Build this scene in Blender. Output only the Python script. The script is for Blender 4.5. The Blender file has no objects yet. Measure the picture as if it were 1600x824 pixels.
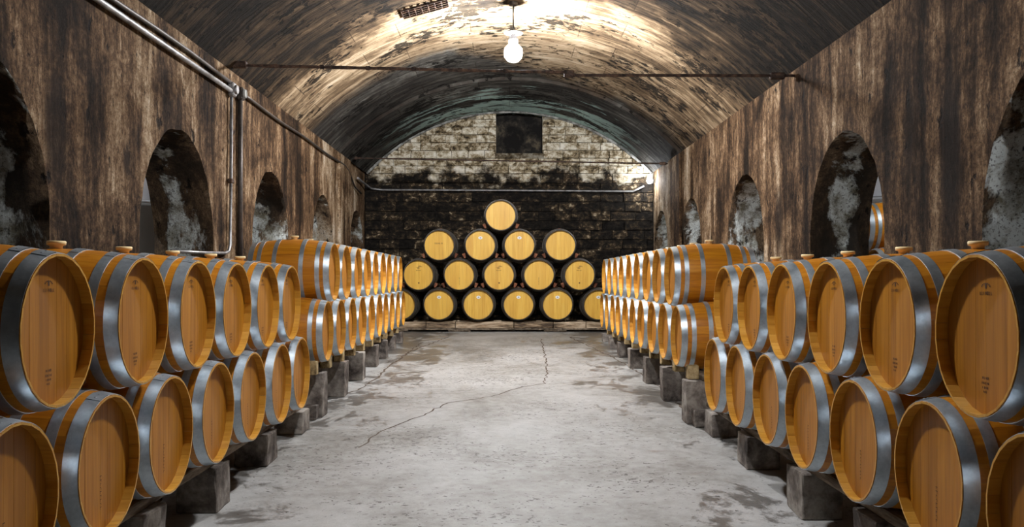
import bpy, bmesh, math, random
from mathutils import Vector, Matrix
random.seed(7)
PI = math.pi
SC = bpy.context.scene
COL = SC.collection
CAMZ = 1.6
# ------------------------------------------------------------------ camera, world, exposure
cam_d = bpy.data.cameras.new('camera'); cam = bpy.data.objects.new('camera', cam_d); COL.objects.link(cam)
cam.location = (0, 0, CAMZ); cam.rotation_euler = (PI/2, 0, 0)
cam_d.sensor_width = 36; cam_d.lens = 36*1410/1600
cam_d.shift_x = 10/1600; cam_d.shift_y = 23/1600; cam_d.clip_start = .05
SC.camera = cam
w = bpy.data.worlds.new('world'); SC.world = w; w.use_nodes = True
w.node_tree.nodes['Background'].inputs[0].default_value = (.02, .02, .022, 1)
w.node_tree.nodes['Background'].inputs[1].default_value = .3
SC.view_settings.view_transform = 'Standard'; SC.view_settings.look = 'None'
SC.view_settings.gamma = 1; SC.view_settings.use_curve_mapping = False
SC.view_settings.exposure = 0.0
LAMP = [1900.0, 720.0, 15.0]          # radiance of the globe lamps
LAMPS = [(.10, 11.75, 2.96), (.0, 5.3, 2.72), (.0, -2.0, 3.0)]

# ------------------------------------------------------------------ node helpers
class NT:
    def __init__(s, name):
        s.m = bpy.data.materials.new(name); s.m.use_nodes = True
        s.t = s.m.node_tree; s.b = s.t.nodes['Principled BSDF']
    def n(s, typ, **kw):
        x = s.t.nodes.new(typ)
        for k, v in kw.items(): setattr(x, k, v)
        return x
    def put(s, sock, v):
        if isinstance(v, bpy.types.NodeSocket): s.t.links.new(v, sock)
        elif v is not None:
            if hasattr(sock.default_value, '__len__') and len(sock.default_value) == 4 and len(v) == 3: v = (*v, 1)
            sock.default_value = v
    def pos(s): return s.n('ShaderNodeNewGeometry').outputs['Position']
    def isl(s): return s.n('ShaderNodeNewGeometry').outputs['Random Per Island']
    def rnd(s): return s.n('ShaderNodeObjectInfo').outputs['Random']
    def obj(s): return s.n('ShaderNodeTexCoord').outputs['Object']
    def uv(s): return s.n('ShaderNodeTexCoord').outputs['UV']
    def map(s, v, sc=(1,1,1), loc=(0,0,0)):
        x = s.n('ShaderNodeMapping'); s.put(x.inputs[0], v); s.put(x.inputs['Location'], loc); x.inputs['Scale'].default_value = sc
        return x.outputs[0]
    def noise(s, v, scale, det=6, rough=.6, dist=0):
        x = s.n('ShaderNodeTexNoise'); s.put(x.inputs['Vector'], v)
        x.inputs['Scale'].default_value = scale; x.inputs['Detail'].default_value = det
        x.inputs['Roughness'].default_value = rough; x.inputs['Distortion'].default_value = dist
        return x.outputs[0]
    def m_(s, op, a, b=None, clamp=False):
        x = s.n('ShaderNodeMath', operation=op); x.use_clamp = clamp
        s.put(x.inputs[0], a)
        if b is not None: s.put(x.inputs[1], b)
        return x.outputs[0]
    def ramp(s, f, stops):
        x = s.n('ShaderNodeValToRGB'); s.put(x.inputs[0], f)
        e = x.color_ramp.elements
        while len(e) < len(stops): e.new(.5)
        for i, (p, c) in enumerate(stops):
            e[i].position = p; e[i].color = (c, c, c, 1) if not hasattr(c, '__len__') else (*c, 1)
        return x.outputs[0]
    def step(s, f, lo, hi): return s.ramp(f, [(lo, 0.0), (hi, 1.0)])
    def rng(s, f, a, b):
        x = s.n('ShaderNodeMapRange'); s.put(x.inputs[0], f); x.inputs[1].default_value = a; x.inputs[2].default_value = b
        return x.outputs[0]
    def mix(s, f, a, b, mode='MIX'):
        x = s.n('ShaderNodeMix', data_type='RGBA', blend_type=mode)
        s.put(x.inputs[0], f); s.put(x.inputs[6], a); s.put(x.inputs[7], b)
        return x.outputs[2]
    def comb(s, x, y, z):
        c = s.n('ShaderNodeCombineXYZ'); s.put(c.inputs[0], x); s.put(c.inputs[1], y); s.put(c.inputs[2], z); return c.outputs[0]
    def sep(s, v):
        c = s.n('ShaderNodeSeparateXYZ'); s.put(c.inputs[0], v); return c.outputs
    def out(s, col, rough=.8, metal=0, bump=None, bs=.3, bd=.02, spec=None):
        s.put(s.b.inputs['Base Color'], col); s.put(s.b.inputs['Roughness'], rough); s.put(s.b.inputs['Metallic'], metal)
        if spec is not None: s.b.inputs['Specular IOR Level'].default_value = spec
        if bump is not None:
            x = s.n('ShaderNodeBump'); x.inputs['Strength'].default_value = bs; x.inputs['Distance'].default_value = bd
            s.put(x.inputs['Height'], bump); s.t.links.new(x.outputs[0], s.b.inputs['Normal'])
        return s.m

def plaster(name, reveal=False):
    s = NT(name); p = s.pos()
    X, Y, Z = s.sep(p)
    warp = s.noise(p, 1.3, 4, .6)
    pw = s.comb(s.m_('ADD', X, s.m_('MULTIPLY', warp, .12)), s.m_('ADD', Y, s.m_('MULTIPLY', warp, .16)), Z)
    streak = s.noise(s.map(pw, (1, 1, .13)), 5.0, 10, .70, .2)
    wide = s.noise(s.map(pw, (1, 1, .16)), 1.25, 5, .6, .5)
    blotch = s.noise(p, 1.5, 9, .70, .5)
    fine = s.noise(s.map(p, (1, 1, .75)), 20, 10, .82)
    f = s.m_('ADD', s.m_('ADD', s.m_('MULTIPLY', streak, .24), s.m_('MULTIPLY', wide, .29)), s.m_('ADD', s.m_('MULTIPLY', blotch, .24), s.m_('MULTIPLY', fine, .23)))
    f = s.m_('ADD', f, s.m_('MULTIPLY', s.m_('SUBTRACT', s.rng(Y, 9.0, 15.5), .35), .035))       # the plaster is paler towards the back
    c = s.ramp(f, [(.43, (.012, .007, .004)), (.470, (.048, .027, .014)), (.503, (.14, .080, .040)), (.535, (.31, .20, .11)), (.57, (.62, .47, .31)), (.61, (.84, .75, .60))])
    if reveal:
        g = s.m_('SUBTRACT', s.noise(s.map(p, (1, 1, .45)), 1.5, 8, .68, .3), s.m_('MULTIPLY', s.m_('SUBTRACT', s.rng(Z, 1.5, 3.0), .55), .06))
        paint = s.ramp(s.noise(p, 5, 6, .7), [(.38, (.22, .20, .14)), (.48, (.55, .56, .50)), (.56, (.85, .90, .86))])  # lime paint, its pale tones raised to stand in for lamp light
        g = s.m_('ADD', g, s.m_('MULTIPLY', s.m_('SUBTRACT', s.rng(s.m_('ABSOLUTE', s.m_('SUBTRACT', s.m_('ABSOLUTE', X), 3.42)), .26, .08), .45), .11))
        g = s.m_('ADD', g, s.m_('MULTIPLY', s.m_('MULTIPLY', s.rng(s.m_('ABSOLUTE', s.m_('SUBTRACT', Y, 5.8)), .9, .2), s.m_('LESS_THAN', X, 0)), .10))   # lime wash left in one arch
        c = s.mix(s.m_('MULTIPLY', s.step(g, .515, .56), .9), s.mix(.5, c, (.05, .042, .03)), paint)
    for (sx, my, mz, ry, rz) in ((-1, 6.03, 2.62, .17, .34), (-1, 7.15, 2.55, .07, .14), (-1, 3.7, 2.9, .12, .40), (1, 7.05, 2.75, .10, .30), (1, 6.4, 2.5, .16, .55), (1, 10.4, 2.3, .14, .4)):
        dy = s.m_('DIVIDE', s.m_('SUBTRACT', s.m_('ADD', Y, s.m_('MULTIPLY', s.m_('SUBTRACT', fine, .5), .25)), my), ry); dz = s.m_('DIVIDE', s.m_('SUBTRACT', s.m_('ADD', Z, s.m_('MULTIPLY', s.m_('SUBTRACT', streak, .5), .5)), mz), rz)
        dd = s.m_('ADD', s.m_('MULTIPLY', dy, dy), s.m_('MULTIPLY', dz, dz))
        mk = s.m_('MULTIPLY', s.rng(dd, 1.4, .35), s.m_('GREATER_THAN', s.m_('MULTIPLY', X, sx), 0))
        c = s.mix(s.m_('MULTIPLY', mk, .8), c, (.02, .014, .011))
    holes = s.noise(s.map(p, (1, 1, .55)), 7, 5, .65, .2)
    c = s.mix(s.m_('MULTIPLY', s.step(holes, .605, .655), .9), c, (.012, .009, .008))
    pits = s.noise(p, 48, 4, .7)
    c = s.mix(s.m_('MULTIPLY', s.step(pits, .55, .62), .7), c, (.03, .02, .015))
    h = s.m_('SUBTRACT', s.m_('ADD', streak, s.m_('MULTIPLY', fine, .6)), s.m_('MULTIPLY', s.step(holes, .63, .69), .5))
    c = s.mix(1.0, c, (.93, .94, .96), 'MULTIPLY')
    return s.out(c, .85, bump=h, bs=1.0, bd=.06, spec=.12)

def vault_mat():
    s = NT('vault_concrete'); p = s.pos(); X, Y, Z = s.sep(p)
    uv = s.uv()
    st = s.noise(s.map(p, (.22, 1.6, .22)), 4.5, 9, .62, .35)
    st2 = s.noise(s.map(p, (.10, 1.3, .10)), 15, 6, .6, .1)
    bl = s.noise(p, .75, 6, .62, .5)
    br = s.n('ShaderNodeTexBrick'); s.put(br.inputs['Vector'], s.map(uv, (1, 1, 1)))
    br.inputs['Color1'].default_value = (0, 0, 0, 1); br.inputs['Color2'].default_value = (1, 1, 1, 1); br.inputs['Mortar'].default_value = (.3, .3, .3, 1)
    br.inputs['Scale'].default_value = 1; br.inputs['Brick Width'].default_value = 1.55; br.inputs['Row Height'].default_value = .62
    br.inputs['Mortar Size'].default_value = .006; br.offset = .37
    board = s.sep(br.outputs[0])[0]; joint = br.outputs['Fac']
    f = s.m_('ADD', s.m_('ADD', s.m_('MULTIPLY', st, .36), s.m_('MULTIPLY', st2, .13)), s.m_('ADD', s.m_('ADD', s.m_('MULTIPLY', bl, .32), s.m_('MULTIPLY', s.noise(p, 4.5, 8, .75, .4), .16)), s.m_('MULTIPLY', board, .035)))
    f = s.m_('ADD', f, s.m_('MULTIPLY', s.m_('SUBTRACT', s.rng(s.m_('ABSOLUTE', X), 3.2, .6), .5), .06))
    f = s.m_('ADD', f, s.m_('SUBTRACT', s.m_('MULTIPLY', s.rng(s.m_('ADD', Y, s.m_('MULTIPLY', s.m_('SUBTRACT', bl, .5), 2.5)), 11.0, 11.8), .125), .11))   # cleaner bay beyond the rod
    c = s.ramp(f, [(.36, (.016, .013, .010)), (.44, (.075, .052, .031)), (.50, (.21, .15, .09)), (.56, (.46, .36, .235)), (.64, (.72, .63, .48))])
    g = s.ramp(f, [(.40, (.012, .012, .012)), (.50, (.045, .043, .04)), (.57, (.12, .12, .11)), (.64, (.34, .36, .34))])
    # far bay: sooty, with turquoise paint left at the crown
    teal = s.m_('MULTIPLY', s.step(s.m_('ADD', s.m_('MULTIPLY', s.m_('SUBTRACT', s.rng(Y, 15.6, 16.8), 1.0), .3), s.m_('ADD', s.noise(s.map(p, (.3, 1, .3)), 1.9, 7, .66, .3), s.m_('MULTIPLY', s.rng(Y, 16.4, 19.2), .17))), .60, .635), s.rng(s.m_('ABSOLUTE', s.m_('SUBTRACT', X, .1)), 2.7, 1.4))
    g = s.mix(teal, g, (.55, .80, .77))
    c = s.mix(s.rng(s.m_('ADD', s.m_('SUBTRACT', Y, s.m_('MULTIPLY', s.rng(X, -.9, .8), 2.0)), s.m_('MULTIPLY', s.m_('SUBTRACT', bl, .5), 1.5)), 13.5, 14.1), c, g)
    c = s.mix(s.m_('MULTIPLY', joint, .55), c, (.03, .02, .014))
    blk = s.noise(s.map(p, (.7, 1, .7)), 9, 7, .72, .3)
    blk = s.m_('MULTIPLY', s.step(s.m_('ADD', s.m_('MULTIPLY', blk, .6), s.m_('MULTIPLY', s.noise(p, 1.1, 3), .4)), .538, .56), .92)
    c = s.mix(blk, c, (.009, .008, .007))
    h = s.m_('SUBTRACT', s.m_('ADD', s.m_('MULTIPLY', st2, .8), s.m_('MULTIPLY', st, .5)), s.m_('ADD', s.m_('MULTIPLY', joint, .4), s.m_('MULTIPLY', blk, .5)))
    c = s.mix(1.0, c, (.74, .71, .68), 'MULTIPLY')
    return s.out(c, .85, bump=h, bs=.8, bd=.04, spec=.10)

def stone_mat(name, dark=False):
    s = NT(name); p = s.pos(); X, Y, Z = s.sep(p); r = s.rnd()
    a = s.noise(s.map(p, (1, 1, 1.6)), 4.6, 9, .72, .5); b = s.noise(p, 15, 6, .7)
    f = s.m_('ADD', s.m_('MULTIPLY', a, .62), s.m_('ADD', s.m_('MULTIPLY', b, .3), s.m_('MULTIPLY', r, .08)))
    c = s.ramp(f, [(.38, (.022, .018, .014)), (.43, (.12, .09, .05)), (.48, (.33, .26, .16)), (.53, (.62, .56, .43)), (.60, (.82, .78, .68))])
    d = s.ramp(f, [(.40, (.006, .0055, .005)), (.50, (.018, .015, .012)), (.55, (.05, .036, .022)), (.585, (.12, .085, .05)), (.62, (.42, .35, .24))])
    e = s.m_('ADD', Z, s.m_('MULTIPLY', s.m_('SUBTRACT', s.noise(p, 2.2, 6, .65), .5), 1.6))
    c = s.mix(s.rng(e, 3.70, 3.92), d, c)
    if dark: c = s.mix(.6, c, (.01, .009, .008))
    return s.out(c, .9, bump=s.m_('ADD', a, b), bs=.8, bd=.02, spec=.12)

def floor_mat():
    s = NT('floor_concrete'); p = s.pos(); X, Y, Z = s.sep(p)
    a = s.noise(s.map(p, (1, .8, 1)), .75, 8, .62, .5); b = s.noise(p, 9, 8, .7); f1 = s.noise(p, 60, 4, .7)
    c = s.ramp(s.m_('ADD', s.m_('MULTIPLY', a, .65), s.m_('MULTIPLY', b, .35)), [(.36, (.22, .205, .18)), (.45, (.37, .36, .335)), (.54, (.50, .495, .48)), (.64, (.60, .60, .59))])
    edge = s.rng(s.m_('ABSOLUTE', X), .55, 1.5); far = s.rng(Y, 6.0, 13.5)
    wet = s.noise(s.map(p, (1.25, .8, 1)), 1.7, 12, .76, .35)
    k = s.m_('ADD', s.m_('MULTIPLY', edge, .10), s.m_('ADD', s.m_('MULTIPLY', far, .045), s.m_('MULTIPLY', s.m_('MULTIPLY', edge, far), .06)))
    wm = s.step(s.m_('ADD', wet, k), .635, .685)
    c = s.mix(s.m_('MULTIPLY', wm, .72), c, (.085, .07, .054))
    rust = s.step(s.noise(p, 3.1, 6, .7, .5), .63, .72)
    c = s.mix(s.m_('MULTIPLY', rust, .4), c, (.22, .12, .06))
    ch = s.noise(s.map(p, (1, 1.2, 1)), 24, 4, .6, .6); cl = s.noise(p, .9, 3, .5)
    chips = s.step(s.m_('ADD', s.m_('MULTIPLY', ch, .75), s.m_('MULTIPLY', cl, .25)), .597, .61)
    c = s.mix(s.m_('MULTIPLY', chips, .85), c, (.06, .045, .035))
    c = s.mix(s.m_('MULTIPLY', s.step(f1, .6, .68), .25), c, (.12, .11, .1))
    c = s.mix(1.0, c, (.72, .72, .715), 'MULTIPLY')
    rr = s.m_('SUBTRACT', .62, s.m_('MULTIPLY', wm, .3))
    return s.out(c, rr, bump=s.m_('ADD', b, s.m_('MULTIPLY', f1, .5)), bs=.35, bd=.01)

def wood_mat(name, base, hi, lo, along='X', rough=.42, scale=1.0, spec=.5, var=.5):
    s = NT(name); o = s.obj(); r = s.rnd(); i = s.isl()
    v = s.m_('FRACT', s.m_('ADD', s.m_('MULTIPLY', r, 7.31), s.m_('MULTIPLY', i, 3.77)))
    off = s.comb(s.m_('MULTIPLY', v, 13), s.m_('MULTIPLY', v, 31), s.m_('MULTIPLY', v, 17))
    sc = {'X': (1.2, 22, 22), 'Z': (22, 22, 1.2), 'Y': (22, 1.2, 22)}[along]
    g = s.noise(s.map(o, sc, off), 2.0*scale, 6, .6, .35)
    g2 = s.noise(s.map(o, tuple(q*.3 for q in sc), off), 1.6, 3, .5, .2)
    c = s.ramp(s.m_('ADD', s.m_('MULTIPLY', g, .6), s.m_('MULTIPLY', g2, .4)), [(.33, lo), (.5, base), (.68, hi)])
    c = s.mix(s.m_('MULTIPLY', v, var), c, lo)
    c = s.mix(1.0, c, (.90, .92, .62), 'MULTIPLY')
    return s.out(c, rough, bump=g, bs=.12, bd=.004, spec=spec)

def steel_mat(name, col, col2, rough=.33, metal=1.0):
    s = NT(name); o = s.obj(); r = s.rnd()
    n = s.noise(s.map(o, (1, 1, 1), s.comb(s.m_('MULTIPLY', r, 9), 0, 0)), 9, 6, .65); n2 = s.noise(o, 60, 4, .7)
    c = s.ramp(s.m_('ADD', s.m_('MULTIPLY', n, .7), s.m_('MULTIPLY', n2, .3)), [(.35, col2), (.62, col)])
    return s.out(c, s.m_('ADD', rough-.09, s.m_('MULTIPLY', n, .2)), metal, bump=n2, bs=.08, bd=.003)

def rough_mat(name, stops, scale=4, rough=.85, stretch=(1, 1, 1), bs=.6):
    s = NT(name); p = s.pos(); r = s.rnd()
    n = s.noise(s.map(p, stretch), scale, 8, .68, .2)
    return s.out(s.ramp(s.m_('ADD', n, s.m_('MULTIPLY', s.m_('SUBTRACT', r, .5), .08)), stops), rough, bump=n, bs=bs, bd=.02, spec=.2)

def emit_mat(name, col, st):
    s = NT(name); s.b.inputs['Base Color'].default_value = (*col, 1)
    s.b.inputs['Emission Color'].default_value = (*col, 1); s.b.inputs['Emission Strength'].default_value = st
    return s.m
def flat_mat(name, col, rough=.6, metal=0):
    s = NT(name); n = s.noise(s.obj(), 30, 4, .6)
    return s.out(s.mix(s.m_('MULTIPLY', n, .3), col, tuple(q*.6 for q in col)), rough, metal)

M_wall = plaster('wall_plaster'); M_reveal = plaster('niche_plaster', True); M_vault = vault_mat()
M_stone = stone_mat('back_wall_stone'); M_mortar = stone_mat('back_wall_mortar', True); M_floor = floor_mat()
M_stave = wood_mat('oak_stave', (.62, .225, .014), (.78, .34, .030), (.40, .125, .007), 'X', .36, var=.45)
M_head = wood_mat('oak_head', (.52, .20, .015), (.66, .28, .028), (.33, .115, .007), 'Z', .5, var=.4)
M_chime = wood_mat('planed_chime', (.72, .37, .075), (.84, .48, .13), (.50, .22, .035), 'X', .38, var=.4)
M_dstave = wood_mat('aged_stave', (.050, .036, .026), (.085, .062, .045), (.022, .016, .012), 'X', .7, var=.4)
M_dhead = wood_mat('pale_oak_head', (.86, .50, .10), (.93, .62, .18), (.64, .32, .05), 'Z', .5, var=.5)
M_steel = steel_mat('galvanised_steel', (.66, .74, .80), (.40, .47, .53), .36, .85)
M_dsteel = steel_mat('tarnished_hoop', (.20, .185, .165), (.07, .062, .055), .55, .8)
M_bung = flat_mat('bung_silicone', (.95, .76, .40), .5)
M_stamp = flat_mat('burned_mark', (.10, .045, .018), .8)
M_tag = flat_mat('white_tag', (.85, .85, .82), .5); M_ink = flat_mat('tag_ink', (.1, .12, .16), .6)
M_block = rough_mat('old_concrete', [(.36, (.06, .050, .044)), (.5, (.19, .165, .145)), (.62, (.36, .33, .29))], 5)
M_timber = rough_mat('weathered_timber', [(.36, (.035, .026, .018)), (.5, (.13, .10, .07)), (.64, (.30, .25, .19))], 3, stretch=(4, .6, 6))
M_plat = rough_mat('platform_timber', [(.36, (.07, .05, .035)), (.5, (.30, .22, .14)), (.64, (.58, .47, .34))], 2.5, stretch=(1, 4, 6))
M_chock = rough_mat('chock_wood', [(.38, (.10, .065, .03)), (.5, (.34, .25, .12)), (.64, (.55, .43, .24))], 9)
M_redchock = rough_mat('wedge_wood', [(.38, (.07, .025, .014)), (.5, (.20, .075, .04)), (.64, (.34, .15, .08))], 9)
M_rust = rough_mat('rusted_iron', [(.38, (.016, .012, .010)), (.5, (.05, .032, .024)), (.64, (.12, .07, .045))], 12, .7)
M_pipe = steel_mat('grey_conduit', (.40, .40, .40), (.12, .11, .105), .5, .7)
M_dpipe = steel_mat('dark_conduit', (.10, .085, .075), (.035, .03, .026), .5, .6)
M_tank = steel_mat('stainless_tank', (.74, .77, .82), (.62, .65, .70), .45, .35)
M_vat = flat_mat('vat_jacket', (.24, .24, .235), .6)
M_rim = rough_mat('arch_lime', [(.38, (.10, .10, .09)), (.5, (.28, .28, .26)), (.64, (.5, .5, .47))], 6)
M_globe = [emit_mat('lamp_globe', (.97, .975, 1.0), q) for q in LAMP]
M_crack = flat_mat('crack_dirt', (.10, .072, .05), .9)
M_infill = rough_mat('dark_infill', [(.45, (.010, .009, .008)), (.56, (.035, .03, .024)), (.64, (.11, .09, .06))], 3)  # near-black infill for the opening in the back wall

# ------------------------------------------------------------------ mesh helpers
def mesh_from(bm, name, mats, smooth=False):
    me = bpy.data.meshes.new(name); bm.to_mesh(me); bm.free()
    for m in (mats if isinstance(mats, (list, tuple)) else [mats]): me.materials.append(m)
    if smooth: me.polygons.foreach_set('use_smooth', [True]*len(me.polygons))
    me.update(); return me
def add(name, me, parent=None, loc=(0, 0, 0), rot=(0, 0, 0), scale=(1, 1, 1)):
    o = bpy.data.objects.new(name, me); COL.objects.link(o)
    o.location = loc; o.rotation_euler = rot; o.scale = scale
    if parent is not None: o.parent = parent
    return o
def tag(o, label, cat, group=None):
    o['label'] = label; o['category'] = cat
    if group: o['group'] = group
    return o
def struct(o): o['kind'] = 'structure'; return o
def P(x, h, y): return Vector((x, y, CAMZ+h))
def box(bm, x0, x1, y0, y1, z0, z1, jit=0):
    v = [bm.verts.new((x+random.uniform(-jit, jit), y+random.uniform(-jit, jit), z+random.uniform(-jit, jit))) for z in (z0, z1) for y in (y0, y1) for x in (x0, x1)]
    for f in ((0, 2, 3, 1), (4, 5, 7, 6), (0, 1, 5, 4), (2, 6, 7, 3), (0, 4, 6, 2), (1, 3, 7, 5)): bm.faces.new([v[i] for i in f])
    return v
def bevel(bm, w, seg=1):
    bmesh.ops.bevel(bm, geom=list(bm.edges), offset=w, segments=seg, affect='EDGES', profile=.6)
def box_me(name, dims, mat, bev=.006, jit=0, origin=(0, 0, 0)):
    bm = bmesh.new(); a, b, c = (q/2 for q in dims); ox, oy, oz = origin
    box(bm, ox-a, ox+a, oy-b, oy+b, oz-c, oz+c, jit)
    if bev: bevel(bm, bev)
    return mesh_from(bm, name, mat)
def tube(bm, pts, r, n=10, caps=True, wob=0):
    rings = []; pts = [Vector(p) for p in pts]
    for i, p in enumerate(pts):
        t = (pts[min(i+1, len(pts)-1)]-pts[max(i-1, 0)]).normalized()
        a = t.cross(Vector((0, 0, 1)));  a = a if a.length > .05 else t.cross(Vector((1, 0, 0)))
        a.normalize(); b = t.cross(a); rr = r*(1+random.uniform(-wob, wob))
        rings.append([bm.verts.new(p+a*math.cos(2*PI*k/n)*rr+b*math.sin(2*PI*k/n)*rr) for k in range(n)])
    for i in range(len(rings)-1):
        for k in range(n):
            f = bm.faces.new((rings[i][k], rings[i][(k+1) % n], rings[i+1][(k+1) % n], rings[i+1][k])); f.smooth = True
    if caps: bm.faces.new(rings[0][::-1]); bm.faces.new(rings[-1])
def lathe(bm, prof, n=24, axis='Z', close=False, loc=(0, 0, 0), smooth=True):
    rings = []
    for (t, r) in prof:
        ring = []
        for k in range(n):
            a = 2*PI*k/n; c, s_ = math.cos(a)*r, math.sin(a)*r
            v = (t, c, s_) if axis == 'X' else (c, s_, t)
            ring.append(bm.verts.new(Vector(v)+Vector(loc)))
        rings.append(ring)
    L = len(rings)
    for i in range(L if close else L-1):
        A, B = rings[i], rings[(i+1) % L]
        for k in range(n):
            f = bm.faces.new((A[k], A[(k+1) % n], B[(k+1) % n], B[k])); f.smooth = smooth
    return rings
def norm(bm): bmesh.ops.recalc_face_normals(bm, faces=bm.faces)

# ------------------------------------------------------------------ the room
XL, XR, Y0, Y1 = -3.0, 3.15, -6.0, 19.2
HS, APEX = 2.27, 3.6                       # spring line and crown above the camera
TW = .62                                   # wall thickness
XC, HALF = (XL+XR)/2, (XR-XL)/2
RISE = APEX-HS; RV = (HALF*HALF+RISE*RISE)/(2*RISE)
def vault_h(x, inset=0):
    d = (RV-inset)**2-(x-XC)**2
    return APEX-RV+math.sqrt(max(d, 0))
def floor_z(y): return .035*y
NL = [(-2.5, -.6), (.8, 2.7), (4.05, 5.97), (7.36, 9.30), (10.65, 12.50), (13.96, 15.75), (17.3, 19.05)]
NR = [(-2.8, -.9), (.6, 2.5), (4.05, 6.0), (7.47, 9.37), (10.97, 12.85), (14.5, 16.25), (17.5, 19.1)]
H_ARCH = 1.37
bm = bmesh.new()
vs = [bm.verts.new((x, y, floor_z(y))) for y in (Y0, 3, 9, Y1+.6) for x in (-9, -3, 3, 9)]
for j in range(3):
    for i in range(3): bm.faces.new((vs[j*4+i], vs[j*4+i+1], vs[j*4+i+5], vs[j*4+i+4]))
floor = struct(add('floor', mesh_from(bm, 'floor', M_floor)))

def crack(pts, wd, name='floor_crack'):
    bm = bmesh.new(); fine = []
    for (a, b) in zip(pts[:-1], pts[1:]):
        n = max(2, int((Vector(b)-Vector(a)).length/.09))
        for k in range(n): fine.append(Vector(a).lerp(Vector(b), k/n)+Vector((random.uniform(-.02, .02), random.uniform(-.02, .02))))
    fine.append(Vector(pts[-1])); prev = None
    for i, p in enumerate(fine):
        t = (fine[min(i+1, len(fine)-1)]-fine[max(i-1, 0)]).normalized(); q = Vector((-t.y, t.x))*wd*random.uniform(.35, 1)
        a = bm.verts.new((p.x+q.x, p.y+q.y, floor_z(p.y+q.y)+.0015)); b = bm.verts.new((p.x-q.x, p.y-q.y, floor_z(p.y-q.y)+.0015))
        if prev: bm.faces.new((prev[0], prev[1], b, a))
        prev = (a, b)
    norm(bm)
    for f in bm.faces:
        if f.normal.z < 0: f.normal_flip()
    add(name, mesh_from(bm, name, M_crack), floor)
def fp(px, py):                                            # floor point seen at a pixel, used only to lay out the floor's cracks
    k = (py-435)/1410; y = 1.6/(k+.035); return ((px-790)/1410*y, y)
crack([fp(846, 530), fp(852, 560), fp(856, 580), fp(850, 600), fp(815, 605), fp(770, 620), fp(700, 630), fp(660, 650), fp(600, 672), fp(560, 700)], .011)
crack([fp(700, 527), fp(640, 550), fp(612, 570), fp(590, 590), fp(560, 610), fp(510, 622)], .018)
crack([fp(890, 527), fp(960, 560), fp(1010, 590), fp(1050, 620), fp(1075, 650)], .014)
crack([fp(660, 535), fp(625, 560), fp(600, 568)], .01)

def make_wall(name, X, sgn, niches):
    bm = bmesh.new(); Xb = X+sgn*TW; top = CAMZ+HS+.0
    quad = lambda pts, mi=0: setattr(bm.faces.new([bm.verts.new(p) for p in pts]), 'material_index', mi)
    ys = Y0
    for (a, b) in niches+[(Y1+.3, None)]:
        for q in (X, Xb): quad([(q, ys, -.4), (q, a, -.4), (q, a, top+(.6 if q == Xb else 0)), (q, ys, top+(.6 if q == Xb else 0))])
        if b is None: break
        r = (b-a)/2; yc = (a+b)/2; n = 28; zs = CAMZ+H_ARCH-r*1.06
        # irregular arch curve: from near jamb bottom over the crown to the far jamb bottom
        c = [(a, -.4)]+[(a+random.uniform(-.012, .012), zs*k/4) for k in (1, 2, 3)]
        for k in range(n+1):
            t = PI-PI*k/n; c.append((yc+r*math.cos(t)+(random.uniform(-.008, .008) if 0 < k < n else 0), zs+r*1.06*math.sin(t)+random.uniform(-.012, .012)))
        c += [(b+random.uniform(-.012, .012), zs*k/4) for k in (3, 2, 1)]+[(b, -.4)]
        na = 4; arc = c[na:na+n+1]
        # reveal in depth rows, slightly bulged so the soffit is not knife-straight
        rows = []
        for d in range(5):
            u = d/4; e = .05*math.sin(PI*u)*(1 if d in (1, 2, 3) else 0)+(.035*(1-u) if d == 0 else 0)
            rows.append([bm.verts.new((X+sgn*TW*u, y+(yc-y)/r*e*-1*(-1 if False else 1)*(-1), z)) for (y, z) in c])
        for d in range(4):
            for k in range(len(c)-1):
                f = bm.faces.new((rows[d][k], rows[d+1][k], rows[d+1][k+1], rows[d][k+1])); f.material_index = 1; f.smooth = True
        for d, q in ((0, X), (4, Xb)):
            tp = top+(.6 if q == Xb else 0); R = rows[d]
            ups = [bm.verts.new((q, a if k == 0 else (b if k == n else arc[k][0]), tp)) for k in range(n+1)]
            for k in range(n): bm.faces.new((R[na+k], R[na+k+1], ups[k+1], ups[k]))
            bm.faces.new([bm.verts.new((q, a, R[na].co.z)), R[na], ups[0]]); bm.faces.new([bm.verts.new((q, b, R[na+n].co.z)), R[na+n], ups[n]])
            # jamb slivers
            for (seg, yy) in ((range(0, na), a), (range(na+n, len(c)-1), b)):
                for k in seg:
                    y_, z_ = yy, R[k].co.z
                    v1 = bm.verts.new((q, yy, R[k].co.z)); v2 = bm.verts.new((q, yy, R[k+1].co.z))
                    try: bm.faces.new((R[k], R[k+1], v2, v1))
                    except ValueError: pass
        ys = b
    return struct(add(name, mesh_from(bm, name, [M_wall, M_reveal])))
make_wall('wall_left', XL, -1, NL); make_wall('wall_right', XR, 1, NR)

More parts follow.
